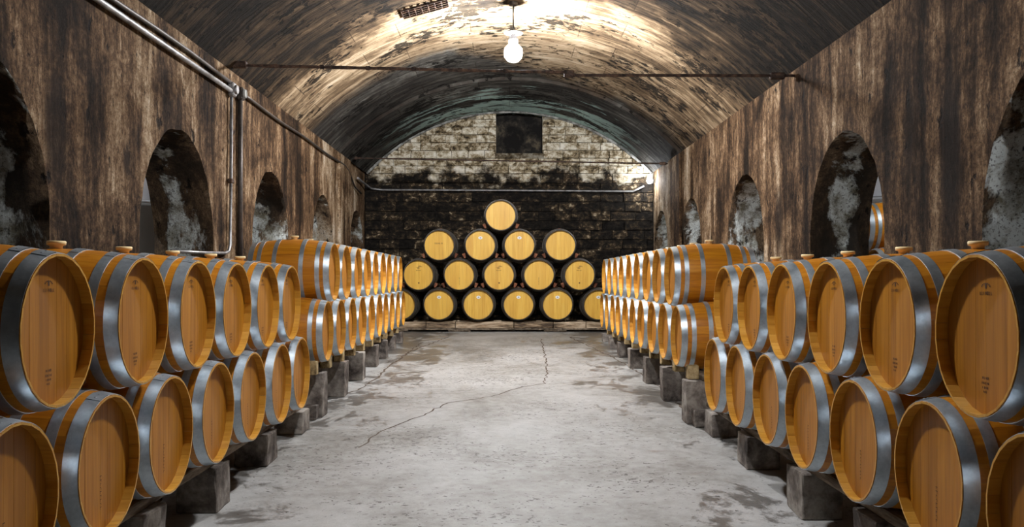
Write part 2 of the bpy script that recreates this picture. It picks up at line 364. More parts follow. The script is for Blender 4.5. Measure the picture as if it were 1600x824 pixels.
# barrel vault, with the sooty end bay standing a little proud
def vault(name, ya, yb, inset, ny):
    bm = bmesh.new(); uvl = bm.loops.layers.uv.new(); n = 56; a0 = math.asin(min(1, HALF/RV)); rows = []
    R = RV-inset
    for j in range(ny+1):
        y = ya+(yb-ya)*j/ny; row = []
        for i in range(n+1):
            t = -a0+2*a0*i/n; rr = R+random.uniform(-.006, .006)*(0 < i < n)
            row.append((bm.verts.new((XC+rr*math.sin(t), y, CAMZ+APEX-RV+rr*math.cos(t))), (y, t*RV)))
        rows.append(row)
    for j in range(ny):
        for i in range(n):
            q = (rows[j][i], rows[j+1][i], rows[j+1][i+1], rows[j][i+1]); f = bm.faces.new([x[0] for x in q]); f.smooth = True
            for l, x in zip(f.loops, q): l[uvl].uv = (x[1][1], x[1][0])
    if inset:
        for i in range(n):
            t0, t1 = (-a0+2*a0*k/n for k in (i, i+1))
            bm.faces.new([bm.verts.new((XC+r*math.sin(t), ya, CAMZ+APEX-RV+r*math.cos(t))) for r, t in ((R, t0), (R, t1), (RV+.05, t1), (RV+.05, t0))])
    return struct(add(name, mesh_from(bm, name, M_vault)))
vault('ceiling', Y0, 16.12, 0, 60); vault('ceiling', 16.12, Y1+.3, .055, 10)
for sd, X, sg in (('trim_1', XL, 1), ('trim_2', XR, -1)):
    struct(add(sd, box_me(sd, (.05, 1.1, HS+CAMZ+.0), M_wall, .008, .004), loc=(X+sg*.025, 16.12+.55, (HS+CAMZ)/2)))

# back wall: mortar core with the dark opening, courses of stone laid proud of it
OX0, OX1, OH0 = -.20, .78, 2.66
bm = bmesh.new(); YB = Y1
def q4(pts, mi=0): bm.faces.new([bm.verts.new(p) for p in pts]).material_index = mi
xs = [XL+(XR-XL)*i/40 for i in range(41)]+[OX0, OX1]; xs = sorted(set(xs))
for a, b in zip(xs[:-1], xs[1:]):
    ins = a >= OX0-1e-6 and b <= OX1+1e-6
    ta, tb = (CAMZ+OH0,)*2 if ins else (CAMZ+vault_h(a), CAMZ+vault_h(b))
    q4([(a, YB, 0), (b, YB, 0), (b, YB, tb), (a, YB, ta)])
zt = CAMZ+APEX+.05; zb = CAMZ+OH0
for pts in ([(OX0, YB, zb), (OX0, YB+.5, zb), (OX0, YB+.5, zt), (OX0, YB, zt)], [(OX1, YB, zb), (OX1, YB+.5, zb), (OX1, YB+.5, zt), (OX1, YB, zt)],
            [(OX0, YB, zb), (OX1, YB, zb), (OX1, YB+.5, zb), (OX0, YB+.5, zb)], [(OX0, YB+.45, zb), (OX1, YB+.45, zb), (OX1, YB+.45, zt), (OX0, YB+.45, zt)]): q4(pts, 1)
wall_back = struct(add('wall_back', mesh_from(bm, 'wall_back', [M_mortar, M_infill])))
stones = []
for k in range(6):
    m_ = box_me('stone_block', (1, 1, 1), M_stone, 0, .035)
    stones.append(m_)
h = -.98; row = 0; cnt = 0
while h < APEX-.06:
    rh = .20 if h < 2.2 else .165
    rh = min(rh, APEX-.02-h); ht = h+rh
    if ht < HS: xa, xb = XL+.02, XR-.02
    else:
        d = RV*RV-(APEX-RV-ht)**2
        wv = math.sqrt(max(0, d)); xa, xb = max(XL+.02, XC-wv-.0), min(XR-.02, XC+wv)
    x = xa-random.uniform(0, .2)
    while x < xb-.05:
        wd = random.uniform(.30, .56) if h < 2.2 else random.uniform(.2, .42); x2 = x+wd
        a, b = max(x, xa), min(x2, xb)
        segs = [(a, b)]
        if ht > OH0+.03:
            segs = []
            if a < OX0: segs.append((a, min(b, OX0)))
            if b > OX1: segs.append((max(a, OX1), b))
        for (s0, s1) in segs:
            if s1-s0 > .05:
                dp = random.uniform(.02, .055)
                add('stone_block', random.choice(stones), wall_back, ((s0+s1)/2, YB-dp/2+.01, CAMZ+h+rh/2), (0, random.uniform(-.012, .012), 0), (s1-s0-.014, dp+.02, rh-.014)); cnt += 1
        x = x2
    h += rh; row += 1
print('stones', cnt)
# lime edging where the back wall meets the vault, and the ledge under the lunette
bm = bmesh.new(); a0 = math.asin(HALF/RV); pts = []
for i in range(61):
    t = -a0+2*a0*i/60; r = RV-.075; pts.append((XC+r*math.sin(t), Y1-.07, CAMZ+APEX-RV+r*math.cos(t)))
tube(bm, pts, .028, 6, wob=.3); struct(add('trim_3', mesh_from(bm, 'trim_3', M_rim)))
# front wall behind the camera
bm = bmesh.new(); q4([(XL-1, Y0+.01, -.5), (XR+1, Y0+.01, -.5), (XR+1, Y0+.01, CAMZ+APEX+.1), (XL-1, Y0+.01, CAMZ+APEX+.1)])
struct(add('wall_front', mesh_from(bm, 'wall_front', M_wall)))
# neighbouring vaults seen through the arches
for nm, s_, X in (('left', -1, XL-TW), ('right', 1, XR+TW)):
    xo = 9*s_
    bm = bmesh.new(); q4([(xo, Y0, -.5), (xo, Y1+.5, -.5), (xo, Y1+.5, 5.2), (xo, Y0, 5.2)])
    q4([(X, Y1+.3, -.5), (xo, Y1+.3, -.5), (xo, Y1+.3, 5.2), (X, Y1+.3, 5.2)]); q4([(X, Y0, -.5), (xo, Y0, -.5), (xo, Y0, 5.2), (X, Y0, 5.2)])
    struct(add('wall_side_cellar_'+nm, mesh_from(bm, 'side_wall', M_wall)))
    bm = bmesh.new(); q4([(X-.02*s_, Y0, 4.45), (X-.02*s_, Y1+.5, 4.45), (xo, Y1+.5, 4.45), (xo, Y0, 4.45)])
    struct(add('ceiling_side_cellar_'+nm, mesh_from(bm, 'side_ceiling', M_wall)))

# ------------------------------------------------------------------ barrels
L, RB, RH, NS = .80, .326, .283, 28
def rad(x): return RB-(RB-RH)*(2*x/L)**2
XS = [-.40, -.37, -.31, -.21, -.1, 0, .1, .21, .31, .37, .40]
def stave_bm(bm, ang0, ang1, arc=2):
    """one stave: curved outer face, flat inner face, thin chamfered ends"""
    def P3(x, r, a): return (x, -r*math.sin(a), r*math.cos(a))
    outer = [[bm.verts.new(P3(x, rad(x), ang0+(ang1-ang0)*k/arc)) for k in range(arc+1)] for x in XS]
    for i in range(len(XS)-1):
        for k in range(arc):
            f = bm.faces.new((outer[i][k], outer[i][k+1], outer[i+1][k+1], outer[i+1][k])); f.smooth = True
    th = lambda x: .009 if abs(x) > .39 else (.0155 if abs(x) > .3 else .026)
    xi = [-.40, -.352, 0, .352, .40]
    for a, fl in ((ang0, 0), (ang1, 1)):
        o = [bm.verts.new(P3(x, rad(x), a)) for x in xi]; n_ = [bm.verts.new(P3(x, rad(x)-th(x), a)) for x in xi]
        for i in range(4): bm.faces.new((o[i], o[i+1], n_[i+1], n_[i]) if fl else (n_[i], n_[i+1], o[i+1], o[i]))
    n0 = [[bm.verts.new(P3(x, rad(x)-th(x), a)) for a in (ang0, ang1)] for x in xi]
    for i in range(4): bm.faces.new((n0[i][0], n0[i+1][0], n0[i+1][1], n0[i][1])).material_index = 1
    for x, s_ in ((-.40, 0), (.40, 1)):
        v = [bm.verts.new(P3(x, rad(x), ang0)), bm.verts.new(P3(x, rad(x), ang1)), bm.verts.new(P3(x, rad(x)-.009, ang1)), bm.verts.new(P3(x, rad(x)-.009, ang0))]
        bm.faces.new(v if s_ else v[::-1]).material_index = 1
da = 2*PI/NS; gap = .0016
bm = bmesh.new(); stave_bm(bm, -da/2+gap, da/2-gap); norm(bm); ME_stave = mesh_from(bm, 'stave', [M_stave, M_chime])
def body_mesh(mat):
    bm = bmesh.new()
    for i in range(NS): stave_bm(bm, i*da-da/2+gap, i*da+da/2-gap)
    norm(bm); return mesh_from(bm, 'barrel_staves', [mat, M_chime if mat is M_stave else mat])
ME_body, ME_dbody = body_mesh(M_stave), body_mesh(M_dstave)
RD = .2765; XH = L/2-.045
EDGES = [-RD, -.205, -.135, -.07, -.002, .062, .135, .205, RD]
def board_bm(bm, y0, y1, g=.0005, xf=XH, th=.02):
    ya, yb = y0+g, y1-g; n = 7; top = []
    for k in range(n):
        y = ya+(yb-ya)*k/(n-1); top.append((y, math.sqrt(max(RD*RD-y*y, .00002))))
    loop = top+[(y, -z) for y, z in reversed(top)]
    F = [bm.verts.new((xf, y, z)) for y, z in loop]; B = [bm.verts.new((xf-th, y, z)) for y, z in loop]
    bm.faces.new(F); bm.faces.new(B[::-1])
    for i in range(len(loop)): j = (i+1) % len(loop); bm.faces.new((F[i], B[i], B[j], F[j]))
ME_boards = []
for a, b in zip(EDGES[:-1], EDGES[1:]):
    bm = bmesh.new(); board_bm(bm, a, b, xf=XH+random.uniform(-.0007, .0007)); norm(bm); ME_boards.append(mesh_from(bm, 'head_board', M_head))
def head_mesh(mat, xf, th=.02):
    bm = bmesh.new()
    for a, b in zip(EDGES[:-1], EDGES[1:]): board_bm(bm, a, b, xf=xf, th=th)
    norm(bm); return mesh_from(bm, 'barrel_head', mat)
ME_head, ME_dhead, ME_rear, ME_drear = head_mesh(M_head, XH), head_mesh(M_dhead, XH), head_mesh(M_head, -XH, -.02), head_mesh(M_dhead, -XH, -.02)
def hoop_mesh(xc, wd, mat):
    bm = bmesh.new(); t = .0028; x0, x1 = xc-wd/2, xc+wd/2; xm = xc
    pr = [(x0, rad(x0)), (xm, rad(xm)), (x1, rad(x1))]
    prof = [(x, r+t) for x, r in pr]+[(x, r-.002) for x, r in reversed(pr)]
    lathe(bm, prof, 56, 'X', True, smooth=True)
    for e in bm.edges:                                       # crisp band edges
        pass
    # overlapped end with two rivets
    a0, a1 = .10, .34; n = 4
    ring = []
    for k in range(n+1):
        a = a0+(a1-a0)*k/n; ring.append([bm.verts.new((x, -(r+t*2)*math.sin(a), (r+t*2)*math.cos(a))) for x, r in pr])
    for k in range(n):
        for j in range(2): bm.faces.new((ring[k][j], ring[k+1][j], ring[k+1][j+1], ring[k][j+1]))
    for k in (0, n):
        lo = [bm.verts.new((v.co.x, v.co.y*.985, v.co.z*.985)) for v in ring[k]]
        for j in range(2): bm.faces.new((ring[k][j], ring[k][j+1], lo[j+1], lo[j]))
    for a in (.15, .27):
        r = rad(xc)+t*2; ctr = Vector((xc, -r*math.sin(a), r*math.cos(a))); d = Vector((0, -math.sin(a), math.cos(a)))
        u = Vector((1, 0, 0)); v = d.cross(u); rv = .006
        base = [bm.verts.new(ctr+(u*math.cos(q*PI/3)+v*math.sin(q*PI/3))*rv) for q in range(6)]; tip = bm.verts.new(ctr+d*.004)
        for q in range(6): bm.faces.new((base[q], base[(q+1) % 6], tip))
    norm(bm); me = mesh_from(bm, 'hoop', mat); return me
HO = [(.369, .056), (.283, .042), (.130, .042), (-.130, .042), (-.283, .042), (-.369, .056)]
ME_hoops = [hoop_mesh(a, b, M_steel) for a, b in HO]; ME_dhoops = [hoop_mesh(a, b, M_dsteel) for a, b in HO]
for me in ME_hoops+ME_dhoops:
    me.polygons.foreach_set('use_smooth', [len(p.vertices) == 4 and i < 56*6 for i, p in enumerate(me.polygons)])
    me.set_sharp_from_angle(angle=math.radians(40))
bm = bmesh.new(); rg = lathe(bm, [(RB-.012, .024), (RB+.012, .027), (RB+.016, .040), (RB+.030, .042), (RB+.034, .038)], 18)
bm.faces.new(rg[-1]); norm(bm); ME_bung = mesh_from(bm, 'bung', M_bung)
bm = bmesh.new(); rg = lathe(bm, [(RB-.012, .022), (RB+.008, .024), (RB+.010, .022)], 14); bm.faces.new(rg[-1]); norm(bm); ME_dbung = mesh_from(bm, 'bung', M_redchock)
def stamp_mesh(kind):
    """burned cooper's mark too small to read: a crest over a short line of strokes, and rows of tiny strokes below"""
    rs = random.Random(kind); bm = bmesh.new(); x = XH+.0012
    def rect(y, z, a, b):
        v = [bm.verts.new((x, y+dy, z+dz)) for dy, dz in ((-a, -b), (a, -b), (a, b), (-a, b))]; bm.faces.new(v)
    def glyphs(y0, y1, z, hh):
        y = y0
        while y < y1:
            g = rs.choice('IEHLOA'); wq = hh*.75
            if g in 'IEHLO': rect(y, z, .0016, hh)
            if g in 'HOA': rect(y+wq, z, .0016, hh)
            if g in 'ELO': rect(y+wq/2, z-hh, wq/2, .0015)
            if g in 'EOA': rect(y+wq/2, z+hh, wq/2, .0015)
            if g in 'EHA': rect(y+wq/2, z, wq/2, .0013)
            y += wq+.008
    if kind < 2:
        for k in range(7):
            a = PI*(.1+.8*k/6); rect(.028*math.cos(a), .168+.014*math.sin(a), .004, .0022)
        rect(0, .172, .006, .008)
        glyphs(-.038, .036, .148, .0055); glyphs(-.02, .018, -.148, .004); glyphs(-.024, .022, -.166, .0035); glyphs(-.02, .018, -.182, .0035); glyphs(-.016, .012, -.197, .003)
    if kind == 2:
        for k in range(9): rect(-.002, -.05-k*.016, .004+rs.random()*.004, .0016); rect(-.006+.008*(k % 2), -.056-k*.016, .0014, .0035)
    if kind == 3:
        glyphs(-.09, .08, .035, .012)
    if kind == 4:
        for k in range(5): rect(rs.uniform(-.03, .03), .12+k*.012, .02+rs.random()*.02, .003)
        glyphs(-.05, .045, .085, .006); rect(0, -.15, .012, .012)
    norm(bm)
    for f in bm.faces:
        if f.normal.x < 0: f.normal_flip()
    return mesh_from(bm, 'burned_mark', M_stamp)
ME_stamps = [stamp_mesh(k) for k in range(5)]
bm = bmesh.new(); v = [bm.verts.new((XH+.0015, .040*math.cos(2*PI*k/20), .14+.028*math.sin(2*PI*k/20))) for k in range(20)]; bm.faces.new(v)
v = [bm.verts.new((XH+.004, .040*math.cos(2*PI*k/20), .14+.028*math.sin(2*PI*k/20))) for k in range(20)]; f = bm.faces.new(v); norm(bm)
ME_tag = mesh_from(bm, 'paper_tag', M_tag)
bm = bmesh.new()
for (y, z, a, b) in ((0, .148, .012, .003), (0, .140, .020, .002), (0, .131, .010, .003)):
    bm.faces.new([bm.verts.new((XH+.0046, y+dy, z+dz)) for dy, dz in ((-a, -b), (a, -b), (a, b), (-a, b))])
ME_taginck = mesh_from(bm, 'tag_print', M_ink)

def barrel_proto(kind, stamp=0, tagd=False):
    root = bpy.data.objects.new('wine_barrel', None); COL.objects.link(root); root.empty_display_size = .1
    dk = kind == 'dark'
    if kind == 'full':
        for i in range(NS): add('stave', ME_stave, root, rot=(i*da, 0, 0))
        for me in ME_boards: add('head_board', me, root)
    else:
        add('barrel_staves', ME_dbody if dk else ME_body, root); add('barrel_head', ME_dhead if dk else ME_head, root)
    add('rear_head', ME_drear if dk else ME_rear, root)
    for me in (ME_dhoops if dk else ME_hoops): add('hoop', me, root)
    add('bung', ME_dbung if dk else ME_bung, root)['label'] = 'dark bung on top' if dk else 'pale yellow bung on top'
    if stamp is not None: add('burned_mark', ME_stamps[stamp], root)['kind'] = 'stuff'
    if tagd: t = add('paper_tag', ME_tag, root); t['label'] = 'oval white tag'; add('tag_print', ME_taginck, t)
    return root
def dup(root):
    r = root.copy(); COL.objects.link(r)
    for ch in root.children:
        c = ch.copy(); COL.objects.link(c); c.parent = r
        for g in ch.children: d = g.copy(); COL.objects.link(d); d.parent = c
    return r
PROTO = {}
def barrel(kind, x, h, y, rz, label, group, stamp=0, tagd=False):
    key = (kind, stamp, tagd)
    if key not in PROTO: PROTO[key] = o = barrel_proto(kind, stamp, tagd)
    else: o = dup(PROTO[key])
    o.location = P(x, h, y); o.rotation_euler = (0, 0, rz+random.uniform(-.012, .012))
    return tag(o, label, 'barrel', group)
ORD = ['first', 'second', 'third', 'fourth', 'fifth', 'sixth', 'seventh', 'eighth', 'ninth', 'tenth']
A1 = 1.63; A2L, A2R = 1.695, 1.62
NEAR = {('left', 'upper'): [3.32, 4.07, 4.80, 5.50, 6.19, 6.90], ('left', 'lower'): [3.0, 3.72, 4.42, 5.14, 5.85, 6.56, 7.27],
        ('right', 'upper'): [3.14, 3.885, 4.61, 5.335, 6.06, 6.77], ('right', 'lower'): [2.78, 3.52, 4.26, 4.98, 5.70, 6.42, 7.15]}
FAR = {('left', 'upper'): [8.97+.704*k for k in range(9)], ('left', 'lower'): [8.60+.704*k for k in range(10)],
       ('right', 'upper'): [8.965+.735*k for k in range(9)], ('right', 'lower'): [8.595+.735*k for k in range(10)]}
HN = {('left', 'upper'): -.192, ('left', 'lower'): -.765, ('right', 'upper'): -.200, ('right', 'lower'): -.765}
HF = {('left', 'upper'): .062, ('left', 'lower'): -.503, ('right', 'upper'): .020, ('right', 'lower'): -.548}
for (sd, tr), ys in NEAR.items():
    s_ = -1 if sd == 'left' else 1
    for i, y in enumerate(ys):
        barrel('full', s_*(A1+L/2+random.uniform(-.008, .008)), HN[sd, tr], y, 0 if sd == 'left' else PI,
               f'golden oak wine barrel, {ORD[i]} from the camera in {tr} tier of near {sd} row', f'barrels in the near {sd} row',
               stamp=(0 if tr == 'upper' else 2))
for (sd, tr), ys in FAR.items():
    s_ = -1 if sd == 'left' else 1; A = A2L if sd == 'left' else A2R
    for i, y in enumerate(ys):
        lab = f'golden oak wine barrel, {ORD[i]} from the camera in {tr} tier of far {sd} row'
        if i == 0 and tr == 'upper': lab = f'golden oak barrel with its whole side showing, nearest on top of far {sd} row'
        barrel('full' if i < 1 else 'plain', s_*(A+L/2+random.uniform(-.006, .006)), HF[sd, tr], y, 0 if sd == 'left' else PI, lab, f'barrels in the far {sd} row', stamp=None if i else 0)
# the pyramid against the back wall
YP = 16.9; K = 1410/YP
PYR = [('bottom', 477.5, [625.5, 685.5, 747.5, 810, 871, 935], [1, 1, 1, 1, 1, 1]),
       ('second', 431, [654.5, 718, 779.5, 842, 905.5], [0]*5), ('third', 385.5, [686.5, 750.5, 811.5, 876], [0, 1, 1, 0]), ('top', 337.5, [782.5], [0])]
PST = {('second', 0): 4, ('second', 1): 2, ('second', 2): 4, ('second', 3): 2, ('second', 4): 4, ('third', 0): 3}
prow = {}
for r, (nm, py, xs_, tg) in enumerate(PYR):
    for i, px in enumerate(xs_):
        x = (px-790)/K; h = -.497+.558*r
        prow[r, i] = (x, h)
        lab = 'lone blackened oak barrel with pale head crowning the pyramid' if nm == 'top' else \
              f'blackened barrel with pale head{" and white tag" if tg[i] else ""}, {ORD[i]} from left in {nm} row of pyramid'
        barrel('dark', x, h, YP+L/2+random.uniform(-.03, .03), -PI/2, lab, 'barrels of the pyramid by the back wall', stamp=PST.get((nm, i)), tagd=bool(tg[i]))
# barrels in the neighbouring cellar on the right
for r, xs_ in enumerate([(10.42, 11.12, 11.82), (10.77, 11.47), (11.12,)]):
    for i, y in enumerate(xs_):
        barrel('plain', 4.78, -.50+.557*r, y, PI, ['golden barrel on the floor rack, ', 'golden barrel in middle tier, ', 'golden barrel on top, '][r]+(ORD[i]+' from camera, ' if r < 2 else '')+'through second right arch',
               'barrels beyond the right wall', stamp=None)

# ------------------------------------------------------------------ racks: timbers on blocks, chocks and wedges
def timber(x0, x1, y0, y1, h0, h1, label, cat='timber', grp=None, mat=None):
    bm = bmesh.new(); n = max(2, int((y1-y0)/.5)); rows = []
    for i in range(n+1):
        y = y0+(y1-y0)*i/n; j = lambda: random.uniform(-.004, .004)
        rows.append([bm.verts.new((a+j(), y-(y0+y1)/2, b+j()*.5)) for a, b in ((x0-(x0+x1)/2, 0), (x1-(x0+x1)/2, 0), (x1-(x0+x1)/2, h1-h0), (x0-(x0+x1)/2, h1-h0))])
    for i in range(n):
        for k in range(4): bm.faces.new((rows[i][k], rows[i][(k+1) % 4], rows[i+1][(k+1) % 4], rows[i+1][k]))
    bm.faces.new(rows[0]); bm.faces.new(rows[-1]); norm(bm)
    bmesh.ops.bevel(bm, geom=[e for e in bm.edges if len(e.link_faces) == 2 and e.calc_face_angle(0) > .8], offset=.007, segments=1, affect='EDGES')
    return tag(add('timber_rail', mesh_from(bm, 'timber_rail', mat or M_timber), loc=((x0+x1)/2, (y0+y1)/2, CAMZ+h0)), label, cat, grp)
def block(xa, xb, ya, yb, htop, label, grp, mat=M_block):
    z0 = floor_z(ya)+.001; z1 = CAMZ+htop; bm = bmesh.new(); jx = .006
    box(bm, -(xb-xa)/2, (xb-xa)/2, -(yb-ya)/2, (yb-ya)/2, 0, z1-z0, jx)
    for v in bm.verts:
        if v.co.z < .1: v.co.z = floor_z(v.co.y+(ya+yb)/2)-z0
        else: v.co.z = z1-z0-(0 if v.co.z > 0 else 0)
    bevel(bm, .012, 2)
    bmesh.ops.subdivide_edges(bm, edges=[e for e in bm.edges if e.calc_length() > .12], cuts=2, use_grid_fill=True)
    for v in bm.verts: v.co += Vector((random.uniform(-.0035, .0035), random.uniform(-.0035, .0035), 0))
    norm(bm)
    return tag(add('support_block', mesh_from(bm, 'support_block', mat), loc=((xa+xb)/2, (ya+yb)/2, z0)), label, 'block', grp)
BN = {'left': [(3.2, 3.5), (4.3, 4.6), (5.4, 5.67), (6.54, 6.84), (7.66, 7.95)], 'right': [(3.05, 3.35), (4.2, 4.5), (5.27, 5.57), (6.45, 6.75), (7.55, 7.85)]}
BF = {'left': [8.42, 9.58, 10.78, 11.95, 12.87, 13.9, 14.85], 'right': [8.10, 9.33, 10.52, 11.8, 12.98, 14.12, 15.1]}
def side(s_, a, b): return (a, b) if s_ > 0 else (-b, -a)
for sd, s_ in (('left', -1), ('right', 1)):
    A = A2L if sd == 'left' else A2R
    ht_n = HN[sd, 'lower']-.322; hb_n = -1.14
    ht_f = HF[sd, 'lower']-.322; hb_f = -.889 if sd == 'left' else -.925
    for dep, (xa, xb), w_ in (('front', (A1+.148, A1+.236), 0), ('rear', (A1+.57, A1+.655), 1)):
        a, b = side(s_, xa, xb)
        timber(a, b, 2.3, 8.02, hb_n, ht_n, f'long weathered {dep} timber rail carrying the near {sd} row of barrels')
        for i, (ya, yb) in enumerate(BN[sd]):
            a, b = side(s_, A1+.10, A1+.34) if not w_ else side(s_, A1+.53, A1+.77)
            block(a, b, ya, yb, hb_n, f'low grey concrete block under the {dep} rail, {ORD[i]} from camera, near {sd} row', f'blocks under the near {sd} row')
        xa, xb = xa-A1+A, xb-A1+A
        a, b = side(s_, xa, xb)
        timber(a, b, 8.10, FAR[sd, 'lower'][-1]+.38, hb_f, ht_f, f'long weathered {dep} timber rail carrying the far {sd} row of barrels')
        for i, ya in enumerate(BF[sd]):
            a, b = side(s_, A+.01, A+.26) if not w_ else side(s_, A+.48, A+.72)
            bl = block(a, b, ya, ya+.22, hb_f, f'upright grey concrete block under the {dep} rail, {ORD[i]} from camera, far {sd} row', f'blocks under the far {sd} row')
    # lower foot beside the first tall block
    a, b = side(s_, A+.05, A+.30); block(a, b, BF[sd][0]-.135, BF[sd][0]-.005, -1.17, f'low concrete foot against the first tall block of far {sd} row', None)
    for sec, ys, AA, ht, hh in (('near', NEAR[sd, 'lower'], A1, ht_n, HN[sd, 'lower']), ('far', FAR[sd, 'lower'], A, ht_f, HF[sd, 'lower'])):
        gaps = [(a+b)/2 for a, b in zip(ys[:-1], ys[1:])]+[ys[-1]+.34 if sec == 'near' else ys[0]-.30]
        for i, y in enumerate(sorted(gaps)):
            bm = bmesh.new(); a, b = -.045, .055; w1, w2, hh_ = (.085, .045, .085) if sec == 'near' else (.06, .05, .125)
            v = box(bm, a, b, -w1, w1, 0, hh_); 
            for q in v[4:]: q.co.y *= w2/w1
            bevel(bm, .005)
            x_ = s_*(AA+.175); z_ = CAMZ+ht
            if sec == 'far': x_ = s_*(AA+.092); z_ = CAMZ+hb_f+.001
            tag(add('wooden_chock', mesh_from(bm, 'wooden_chock', M_chock), loc=(x_, y, z_)), f'tan wooden chock on the rail, {ORD[i] if i < 10 else "last"} from camera, {sec} {sd} row', 'chock', f'rail chocks of the {sec} {sd} row')
    # dark wedges standing on lower barrels, between the upper ones
    for sec, lo, up, AA, hh in (('near', NEAR[sd, 'lower'], NEAR[sd, 'upper'], A1, HN[sd, 'lower']),):
        for i, y in enumerate(lo[1:6]):
            bm = bmesh.new(); v = box(bm, -.07, .07, -.075, .075, 0, .088)
            for q in v[4:]: q.co.y *= .45
            bevel(bm, .005)
            tag(add('wooden_wedge', mesh_from(bm, 'wooden_wedge', M_redchock), loc=(s_*(AA+.20), y, CAMZ+hh+.322)), f'dark red-brown wedge on the {ORD[i+1]} lower barrel of the near {sd} row', 'wedge', f'wedges of the near {sd} row')
# pyramid platform
plat = bpy.data.objects.new('timber_platform', None); COL.objects.link(plat); plat.location = (-.2, YP, floor_z(YP))
tag(plat, 'low weathered timber platform under the barrel pyramid', 'platform')
hpl = -.497-.326
def pb(name, x0, x1, y0, y1, z0, z1, mat=M_plat):
    bm = bmesh.new(); cx, cy, cz = (x0+x1)/2, (y0+y1)/2, (z0+z1)/2
    box(bm, x0-cx, x1-cx, y0-cy, y1-cy, z0-cz, z1-cz, .006); bevel(bm, .008)
    return add(name, mesh_from(bm, name, mat), plat, (cx-plat.location.x, cy-plat.location.y, cz-plat.location.z))
zt = CAMZ+hpl+.006
for (y0, y1) in ((YP+.06, YP+.22), (YP+.54, YP+.70)):
    x = -2.35
    for wd in (.86, .55, 1.1, .74, .62, .98): pb('beam', x, x+wd-.012, y0, y1, zt-.125-random.uniform(0, .01), zt-random.uniform(0, .006)); x += wd
for y0 in (YP+.0, YP+.36, YP+.72): pb('bottom_board', -2.3, 2.45, y0, y0+.12, zt-.155, zt-.13, M_timber)
for x in (-2.25, -1.08, .72, 1.95):
    for y0 in (YP-.0, YP+.50): pb('foot', x, x+.42, y0+.01, y0+.22, floor_z(y0)+.003, zt-.156, M_timber)
# little red wedges wherever an upper barrel of the pyramid rests
n = 0
for (r, i), (x, h) in prow.items():
    if r == 0: continue
    for sg in (-1, 1):
        px = x+sg*.215; pz = h-.225
        bm = bmesh.new(); v = box(bm, -.032, .032, -.06, .06, -.045, .045)
        for q in v[:4]: q.co.x *= .5
        bevel(bm, .004)
        nm = ['', 'second', 'third', 'top'][r]
        tag(add('wooden_wedge', mesh_from(bm, 'wooden_wedge', M_redchock), loc=P(x+sg*.305, h-.195, YP+.16), rot=(0, sg*.35, 0)),
            f'small red-brown wedge on the {"left" if sg < 0 else "right"} side of {ORD[i] if r < 3 else "topmost"} barrel, {nm} row of pyramid', 'wedge', 'wedges in the pyramid'); n += 1
# rack under the barrels beyond the right arch
rack = tag(add('timber_rack', box_me('timber_rack', (.7, 2.3, .30), M_timber, .01), loc=(4.78, 11.12, CAMZ-.826-.15)), 'dark timber rack under barrels beyond the right wall', 'rack')
for dx in (-.25, .25):
    for dy in (-1.0, 0, 1.0):
        z0 = floor_z(11.12+dy); zz = CAMZ-.976
        add('leg', box_me('leg', (.1, .1, zz-z0), M_timber, .004), rack, (dx, dy, -.15-(zz-z0)/2))

# ------------------------------------------------------------------ tie rods and conduits
def rod(name, pts, r, mat, label, cat, n=10, wob=0, parent=None):
    bm = bmesh.new(); tube(bm, pts, r, n, wob=wob); norm(bm)
    c = Vector(pts[0]); bmesh.ops.translate(bm, vec=-c, verts=bm.verts)
    o = add(name, mesh_from(bm, name, mat), parent, c if parent is None else c-parent.location)
    if label: tag(o, label, cat)
    return o
YR = 9.84
def line(a, b, n): return [Vector(a).lerp(Vector(b), i/n) for i in range(n+1)]
t1 = rod('tie_rod', line(P(-3.02, 2.325, YR), P(.70, 2.245, YR), 40), .017, M_rust, 'nearer rusted iron tie rod spanning below the bright lamp', 'tie rod', 8, .18)
rod('rod_half', line(P(.66, 2.215, YR), P(3.17, 2.21, YR), 30), .017, M_rust, None, None, 8, .15, t1)
o = add('coupling', box_me('coupling', (.11, .05, .075), M_rust, .008), t1, P(.69, 2.228, YR)-t1.location)
for x, h in ((-2.9, 2.33), (2.96, 2.205)): add('anchor_plate', box_me('anchor_plate', (.16, .07, .07), M_rust, .01), t1, P(x, h, YR)-t1.location)
for k in range(7): add('rod_collar', box_me('rod_collar', (.05, .042, .042), M_rust, .006), t1, P(-2.5+k*.5, 2.314-k*.0107, YR)-t1.location)
YR2 = 17.25
t2 = rod('tie_rod', line(P(-3.0, 2.30, YR2), P(3.1, 2.19, YR2), 40), .015, M_rust, 'farther thin rusted tie rod before the back wall', 'tie rod', 8, .12)
for x, h in ((-2.9, 2.298), (3.0, 2.192)): add('anchor_plate', box_me('anchor_plate', (.12, .06, .06), M_rust, .008), t2, P(x, h, YR2)-t2.location)
# left wall conduits following the springing
rod('conduit', [P(-2.955, 2.02, y) for y in (-5.9, 2, 4, 6, 8, 9.72)], .024, M_pipe, 'thick grey conduit along top of left wall, nearer part', 'conduit', 12)
rod('conduit', [P(-2.965, 2.115+.012*math.sin(y*1.7), y) for y in [-5.9+.8*k for k in range(20)]]+[P(-2.965, 2.11, 9.98)], .02, M_dpipe, 'thin dark cable pipe above the grey conduit on left wall', 'conduit', 8)
rod('conduit', [P(-2.965, 2.07+.01*math.sin(y*2), y) for y in [10.1+.5*k for k in range(14)]]+[P(-2.965, 2.03, 17.05), P(-2.96, 1.8, 17.7), P(-2.93, 1.72, 18.3)], .018, M_dpipe, 'dark cable pipe along top of left wall running to the back', 'conduit', 8)
ja = tag(add('junction_box', box_me('junction_box', (.07, .12, .15), M_pipe, .015), loc=P(-2.955, 2.04, 9.76)), 'light grey junction box at top of left wall', 'junction box')
